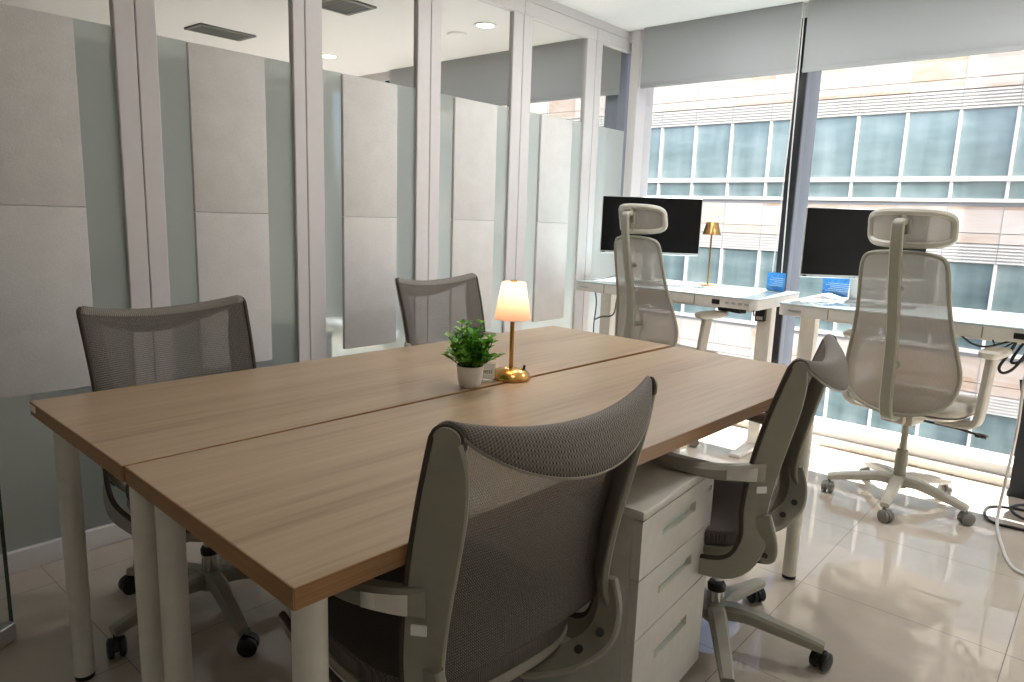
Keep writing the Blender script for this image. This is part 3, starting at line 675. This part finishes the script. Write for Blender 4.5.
# ------------------------------------------------------------------ window desks
DZ = .85
def sit_stand(label, x, y0, y1, plain_right, rz=0):
    w = y1-y0; t = thing('standing_desk', label, 'desk', (x, y1, 0), rz, 'glass top desks by the window')   # local: x depth toward window, y from 0 to -w
    def rr(x0, x1, ya, yb, r):
        o_ = []
        for cx, cy, a0 in ((x1-r, yb-r, 0), (x0+r, yb-r, 90), (x0+r, ya+r, 180), (x1-r, ya+r, 270)):
            for k in range(7): a = math.radians(a0+15*k); o_.append((cx+r*math.cos(a), cy+r*math.sin(a)))
        return o_
    MB().prism(rr(0, .63, -w, 0, .035), DZ-.007, DZ, .0015).build('glass_top', M['gtop'], t)
    MB().prism(rr(.003, .627, -w+.003, -.003, .033), DZ-.058, DZ-.0072, .002).build('frame', M['desk'], t); f = t.children[-1]
    MB().box((.0005, -w*.70, DZ-.054), (.004, -w*.20, DZ-.012), .001, 1).build('drawer', M['desk'], t); dr = t.children[-1]
    gp = MB()
    for yy in (-w*.70-.002, -w*.20+.002): gp.box((-.0002, yy-.0018, DZ-.056), (.0035, yy+.0018, DZ-.009))
    gp.build('drawer_gap', M['vent'], t)
    MB().box((-.0008, -.115, DZ-.036), (.004, -.055, DZ-.028)).build('handle_slot', M['silver'], t)
    MB().box((-.001, -w*.80-.030, DZ-.044), (.004, -w*.80+.012, DZ-.020), .0008, 1).build('control_panel', M['black'], t)
    pn = MB()
    for k in range(4): pn.box((-.0004, -w*.80-.06-k*.035-.02, DZ-.037), (.004, -w*.80-.06-k*.035, DZ-.027))
    pn.build('touch_keys', M['silver'], t)
    for y in (-.065, -w+.060):
        l = MB().box((.27, y-.038, .36), (.335, y+.038, DZ-.058), .003, 1).build('leg', M['desk'], t)
        MB().box((.275, y-.033, .02), (.33, y+.033, .36), .003, 1).build('lower_tube', M['desk'], l)
        MB().box((.04, y-.032, 0), (.59, y+.032, .022), .004, 1).build('foot', M['desk'], l)
    MB().box((.28, -w+.13, DZ-.10), (.32, -.14, DZ-.0585)).build('crossbar', M['desk'], t)
    return t
sit_stand('pale glass top standing desk by the left window, under left monitor', 3.44, 1.365, 2.50, True)
sit_stand('pale glass top standing desk by the right window, cut by picture edge', 3.415, .05, 1.255, False)
def monitor(label, p0, p1, z0, z1):
    a, b = Vector((p0[0], p0[1], 0)), Vector((p1[0], p1[1], 0)); w = (b-a).length; d = (b-a)/w; rz = math.atan2(d.y, d.x); c = (a+b)/2
    t = thing('monitor', label, 'monitor', (c.x, c.y, DZ), rz, 'desk monitors'); h0, h1 = z0-DZ, z1-DZ
    MB().box((-w/2, 0, h0), (w/2, .020, h1), .003, 1).box((-w*.3, .018, h0+.06), (w*.3, .045, h1-.06), .012).build('housing', M['silver'], t)
    MB().box((-w/2+.004, -.0015, h0+.016), (w/2-.004, .001, h1-.004)).build('screen', M['screen'], t)
    kb = MB(); kb.box((-w/2+.012, -.001, h0+.005), (-w/2+.030, .001, h0+.011)).build('badge', M['black'], t)
    bt = MB()
    for k in range(7): bt.box((-.06+k*.022, -.001, h0+.006), (-.052+k*.022, .001, h0+.009))
    bt.build('buttons', M['vent'], t)
    MB().box((-.03, .045, .008), (.03, .062, h0+.17), .006).build('stand_neck', M['silver'], t)
    MB().box((-.075, -.01, 0), (.075, .13, .009), .003).build('stand_base', M['silver'], t)
monitor('black monitor turned toward the left high back chair, by the corner post', (3.60, 2.425), (3.95, 1.95), 1.017, 1.357)
monitor('black monitor with silver edge beside the mullion, on the right desk', (3.625, 1.232), (3.985, .757), .967, 1.312)
bl = thing('desk_lamp', 'small unlit brass lamp with cone shade on the left glass desk', 'lamp', (3.93, 1.868, DZ))
MB().lathe([(.001, 0), (.052, 0), (.052, .005), (.012, .008), (.001, .008)], (0, 0, 0), 36).build('base', M['brassD'], bl)
MB().cyl((0, 0, .007), (0, 0, .34), .0055, None, 16).build('stem', M['brassD'], bl)
q = MB(); n = 40; pr = ((.053, .300), (.034, .370), (.032, .372), (.001, .372), (.001, .370), (.032, .369), (.0515, .300), (.053, .300))
q.ring_loft([[Vector((r_*math.cos(2*PI*k/n), r_*math.sin(2*PI*k/n), z)) for k in range(n)] for r_, z in pr], True, False); q.build('lamp_shade', M['brassD'], bl)
def card(label, x, y, rz, w, h):
    t = thing('brochure_stand', label, 'brochure stand', (x, y, DZ), math.radians(rz), 'blue desk cards')
    MB().box((-.004, -w/2, 0), (.05, w/2, .003)).box((.006, -w/2, .003), (.010, w/2, h+.004)).box((-.004, -w/2, .003), (-.002, w/2, .03)).build('acrylic_holder', M['glass'], t, False)
    c_ = MB().box((.0005, -w/2+.004, .004), (.005, w/2-.004, h)).build('card', M['blue'], t, False)
    ln = MB()
    for k in range(5): ln.box((-.0003, -w/2+.014, h*.3+k*h*.1), (.0008, w/2-.02-(k % 3)*.012, h*.3+k*h*.1+.0022))
    ln.build('print_lines', M['gtop'], c_, False)
card('blue printed card in acrylic stand on left glass desk beside the mullion', 3.97, 1.478, 6, .105, .105)
card('wide blue printed card standing under the right monitor', 3.995, 1.16, -4, .155, .10)
pp = MB()
def sheet(u, v): 
    x = 3.81+.13*v; y = 1.115+.125*u; return Vector((x, y, DZ+.004+.016*abs(math.sin(PI*u))*(1-abs(2*u-1)*.3))), (u, v)
o = MB().grid(sheet, 20, 6).build('open_booklet', M['paper'], None, True, 80, .002); tag(o, 'white curled booklet lying open on the right glass desk', 'booklet')
# things hanging below the left desk
ad = thing('power_adapter', 'black power adapter hanging under the left desk corner', 'power adapter', (3.70, 1.44, .71))
MB().box((-.018, -.026, 0), (.018, .026, .078), .005).build('body', M['black'], ad)
MB().box((-.0186, -.018, .008), (-.0178, .018, .026)).build('label_plate', M['silver'], ad)
MB().tube(smooth_path([(0, .01, .078), (.01, .03, .085), (.01, .045, .04), (.01, .04, .02), (.015, .055, .08)], 5), .003, 6).build('cord', M['cable'], ad)
o = MB().box((3.62, 1.50, .748), (3.67, 1.66, .778), .006, 2, math.radians(-20)).build('power_strip', M['black']); tag(o, 'black power strip fixed under the left glass desk', 'power strip')
def cab(label, pts, r, mat, n=8):
    o_ = MB().tube(smooth_path(pts, n), r, 8).build('cable', mat); return tag(o_, label, 'cable', 'loose cables')
cab('grey cable hanging beside left desk leg in front of frosted glass', [(3.62, 2.46, .80), (3.63, 2.45, .70), (3.63, 2.46, .55), (3.63, 2.45, .3), (3.64, 2.44, .02)], .004, M['cableT'])
cab('grey cable swinging sideways under the left end of the left desk', [(3.63, 2.455, .60), (3.62, 2.40, .625), (3.62, 2.34, .635), (3.62, 2.31, .66), (3.62, 2.30, .72), (3.62, 2.29, .79)], .005, M['cableT'])
cab('thin grey cable dangling right of the left desk leg', [(3.60, 2.15, .79), (3.60, 2.14, .72), (3.60, 2.10, .64), (3.6, 2.11, .55), (3.6, 2.12, .4), (3.6, 2.1, .02)], .005, M['cableT'])
cab('thin grey cable curving across the left end of left desk top', [(3.52, 2.42, DZ+.004), (3.60, 2.36, DZ+.02), (3.66, 2.28, DZ+.05), (3.72, 2.2, DZ+.05), (3.8, 2.15, DZ+.005)], .003, M['cableT'])
cab('white cable dropping from the right desk to the floor', [(3.72, .25, .78), (3.66, .262, .62), (3.60, .255, .40), (3.55, .262, .18), (3.45, .26, .03), (3.25, .218, .007), (3.09, .174, .007), (3.03, .13, .007), (3.0, .02, .007)], .0062, M['cableW'])
cab('black cable looping on the tile floor under the right desk', [(3.76, .10, .006), (3.75, .24, .006), (3.70, .31, .006), (3.62, .323, .006), (3.53, .305, .006), (3.49, .26, .006), (3.50, .17, .006), (3.5, .02, .006)], .006, M['cable'])
cab('second black cable ring on the floor by the dark cable spine', [(3.9, .02, .006), (3.86, .17, .006), (3.78, .235, .006), (3.68, .22, .006), (3.62, .14, .006), (3.64, .02, .006)], .006, M['cable'])
hang = ['slack black cable strung under the right desk drawer', 'black cable hanging in a long loop beside the dark spine', 'black cable in tight coil below the right control panel', 'thin black cable drooping left of the coiled bundle']
cab(hang[0], [(3.60, .52, .785), (3.60, .47, .745), (3.60, .41, .735), (3.60, .34, .765), (3.6, .29, .78)], .0045, M['cable'])
cab(hang[1], [(3.60, .30, .79), (3.60, .325, .72), (3.60, .352, .655), (3.60, .335, .632), (3.60, .30, .66), (3.60, .26, .74), (3.6, .22, .785)], .006, M['cable'])
cab(hang[2], [(3.62, .27, .79), (3.62, .30, .73), (3.62, .315, .68), (3.62, .28, .69), (3.62, .24, .75), (3.62, .2, .79)], .006, M['cable'])
cab(hang[3], [(3.61, .40, .79), (3.61, .375, .73), (3.61, .36, .70), (3.61, .35, .735), (3.61, .29, .788)], .0035, M['cable'])
cs = thing('cable_spine', 'black upright cable duct with slotted head under the right desk', 'cable duct', (3.96, .225, 0))
MB().ring_loft([[Vector((x*w, y*w2, z)) for x, y in ((-.5, -.5), (.5, -.5), (.5, .5), (-.5, .5))] for w, w2, z in ((.05, .11, 0), (.05, .11, .02), (.045, .095, .03), (.045, .10, .44))]).build('duct', M['mull'], cs)
MB().ring_loft([[Vector((x*w, y*w2, z)) for x, y in ((-.5, -.5), (.5, -.5), (.5, .5), (-.5, .5))] for w, w2, z in ((.05, .105, .44), (.075, .145, .545), (.075, .15, .56))]).build('head', M['black'], cs)
sl = MB()
for k in range(3): sl.box((-.0375, -.05, .475+.025*k), (-.028, .05, .482+.025*k))
sl.build('slots', M['vent'], cs)

# ------------------------------------------------------------------ building across the street
FX = 20.0; PIT = 3.57; Y0, Y1 = -16.6+.0, 24.0
bo = thing('office_building', 'stone and glass office block across the street, outside the windows', 'building', (0, 0, 0))
MB().box((FX+.16, -20, -14), (FX+8, 30, 9.2)).build('core', M['strip'], bo, False)
mY = [2.335+1.135*k for k in range(-6, 18)]
for fl in range(-3, 2):
    z = fl*PIT
    MB().box((FX-.02, -8, z+.93), (FX+.15, 25, z+1.16)).build('stone_course', M['stone'], bo, False)
    MB().box((FX-.02, -8, z+1.175), (FX+.15, 25, z+1.79)).build('stone_cladding', M['stone'], bo, False)
    MB().box((FX-.02, -8, z+1.80), (FX+.15, 25, z+1.885)).build('grey_band', M['strip'], bo, False)
    MB().box((FX-.10, -8, z+1.885), (FX+.15, 25, z+1.97)).build('ledge', M['band'], bo, False)
    MB().box((FX-.06, -8, z+2.37), (FX+.15, 25, z+2.49)).build('transom', M['band'], bo, False)
    lo = MB().box((FX+.02, -8, z+.46), (FX+.15, 25, z+.915)).build('louvre_backing', M['louvre'], bo, False)
    lv = MB()
    for k in range(6): lv.box((FX-.03, -8, z+.475+.075*k), (FX+.03, 25, z+.51+.075*k))
    lv.build('louvre_blades', M['band'], lo, False)
    for a, b in zip(mY[:-1], mY[1:]):
        if b < -1 and fl != 0: continue
        w = MB().box((FX+.06, a+.03, z+2.49), (FX+.10, b-.03, z+4.03)).build('window', M['fglass'], bo, False)
        MB().box((FX+.06, a+.03, z+1.97), (FX+.10, b-.03, z+2.37)).build('lower_light', M['fglass'], w, False)
    for a in mY:
        if a < -1: continue
        MB().box((FX-.02, a-.032, z+1.97), (FX+.15, a+.032, z+4.03)).build('window_mullion', M['band'], bo, False)
jt = MB()
for a in mY:
    for fl in range(-3, 2): jt.box((FX-.026, a-.009, fl*PIT+.93), (FX-.019, a+.009, fl*PIT+1.80)).box((FX-.034, a-.009, fl*PIT+.46), (FX-.029, a+.009, fl*PIT+.92))
jt.build('panel_joints', M['strip'], bo, False)
o = MB().box((4.6, -40, -14.2), (60, 60, -14)).build('street', M['asphalt'], None, False); tag(o, kind='structure')
# unseen wall, added so its edge shades the right part of the facade
o = MB().box((3.9, -30, 2.6), (4.3, -2.1, 22)).build('shade_wall', M['wall'], None, False); tag(o, kind='structure')

# ------------------------------------------------------------------ light
w = bpy.data.worlds.new('world'); SC.world = w; w.use_nodes = True; nt = w.node_tree; nt.nodes.clear()
sk = nt.nodes.new('ShaderNodeTexSky'); sk.sky_type = 'NISHITA'; sk.sun_disc = False; sk.sun_elevation = math.radians(42); sk.sun_rotation = math.radians(200); sk.air_density = .7; sk.dust_density = 4.5; sk.ozone_density = .5
bg = nt.nodes.new('ShaderNodeBackground'); bg.inputs[1].default_value = .50; ou = nt.nodes.new('ShaderNodeOutputWorld')
nt.links.new(sk.outputs[0], bg.inputs[0]); nt.links.new(bg.outputs[0], ou.inputs[0])
def sun(name, d, s, col, ang):
    l = bpy.data.lights.new(name, 'SUN'); l.energy = s; l.color = col; l.angle = math.radians(ang); o_ = bpy.data.objects.new(name, l); COL.objects.link(o_)
    o_.rotation_euler = Vector(d).to_track_quat('-Z', 'Y').to_euler(); return o_
sun('sun', (.80, .26, -.56), 2.5, (1, .95, .88), .5)
# second sun lamp, added for sunlight reflected in from the windows opposite
sun('second_sun', (-.46, -.06, -.80), 27.0, (1, .975, .955), .8)
def area(name, p, size, e, col=(1, .95, .88), rot=(0, 0, 0), shape='DISK'):
    l = bpy.data.lights.new(name, 'AREA'); l.shape = shape; l.size = size; l.energy = e; l.color = col; o_ = bpy.data.objects.new(name, l); COL.objects.link(o_); o_.location = p; o_.rotation_euler = rot
    return o_
for i, (x, y) in enumerate([(3.3, .3), (3.3, 1.6), (2.4, 1.6), (1.2, .6)]):
    area('ceiling_lamp', (x, y, CZ-.01), .12, (11, 11, 7, 3)[i], (1, .985, .98))
for i, (x, y) in enumerate([(3.448, 4.984), (3.46, 3.30)]):
    area('next_room_lamp', (x, y, CZ-.008), .10, 2.5, (1, .985, .98))
pt = bpy.data.lights.new('lamp_bulb', 'POINT'); pt.energy = .50; pt.color = (1, .86, .75); pt.shadow_soft_size = .015; po = bpy.data.objects.new('lamp_bulb', pt); COL.objects.link(po); po.location = (1.567, 1.352, .742+.265)

SC.view_settings.view_transform = 'Standard'; SC.view_settings.look = 'None'; SC.view_settings.gamma = 1; SC.view_settings.exposure = 0.24; SC.view_settings.use_curve_mapping = False
cy = SC.cycles; cy.use_denoising = True; cy.max_bounces = 10; cy.transparent_max_bounces = 24; cy.diffuse_bounces = 5; cy.glossy_bounces = 5; cy.transmission_bounces = 6; cy.sample_clamp_indirect = 6; cy.caustics_reflective = False; cy.caustics_refractive = False
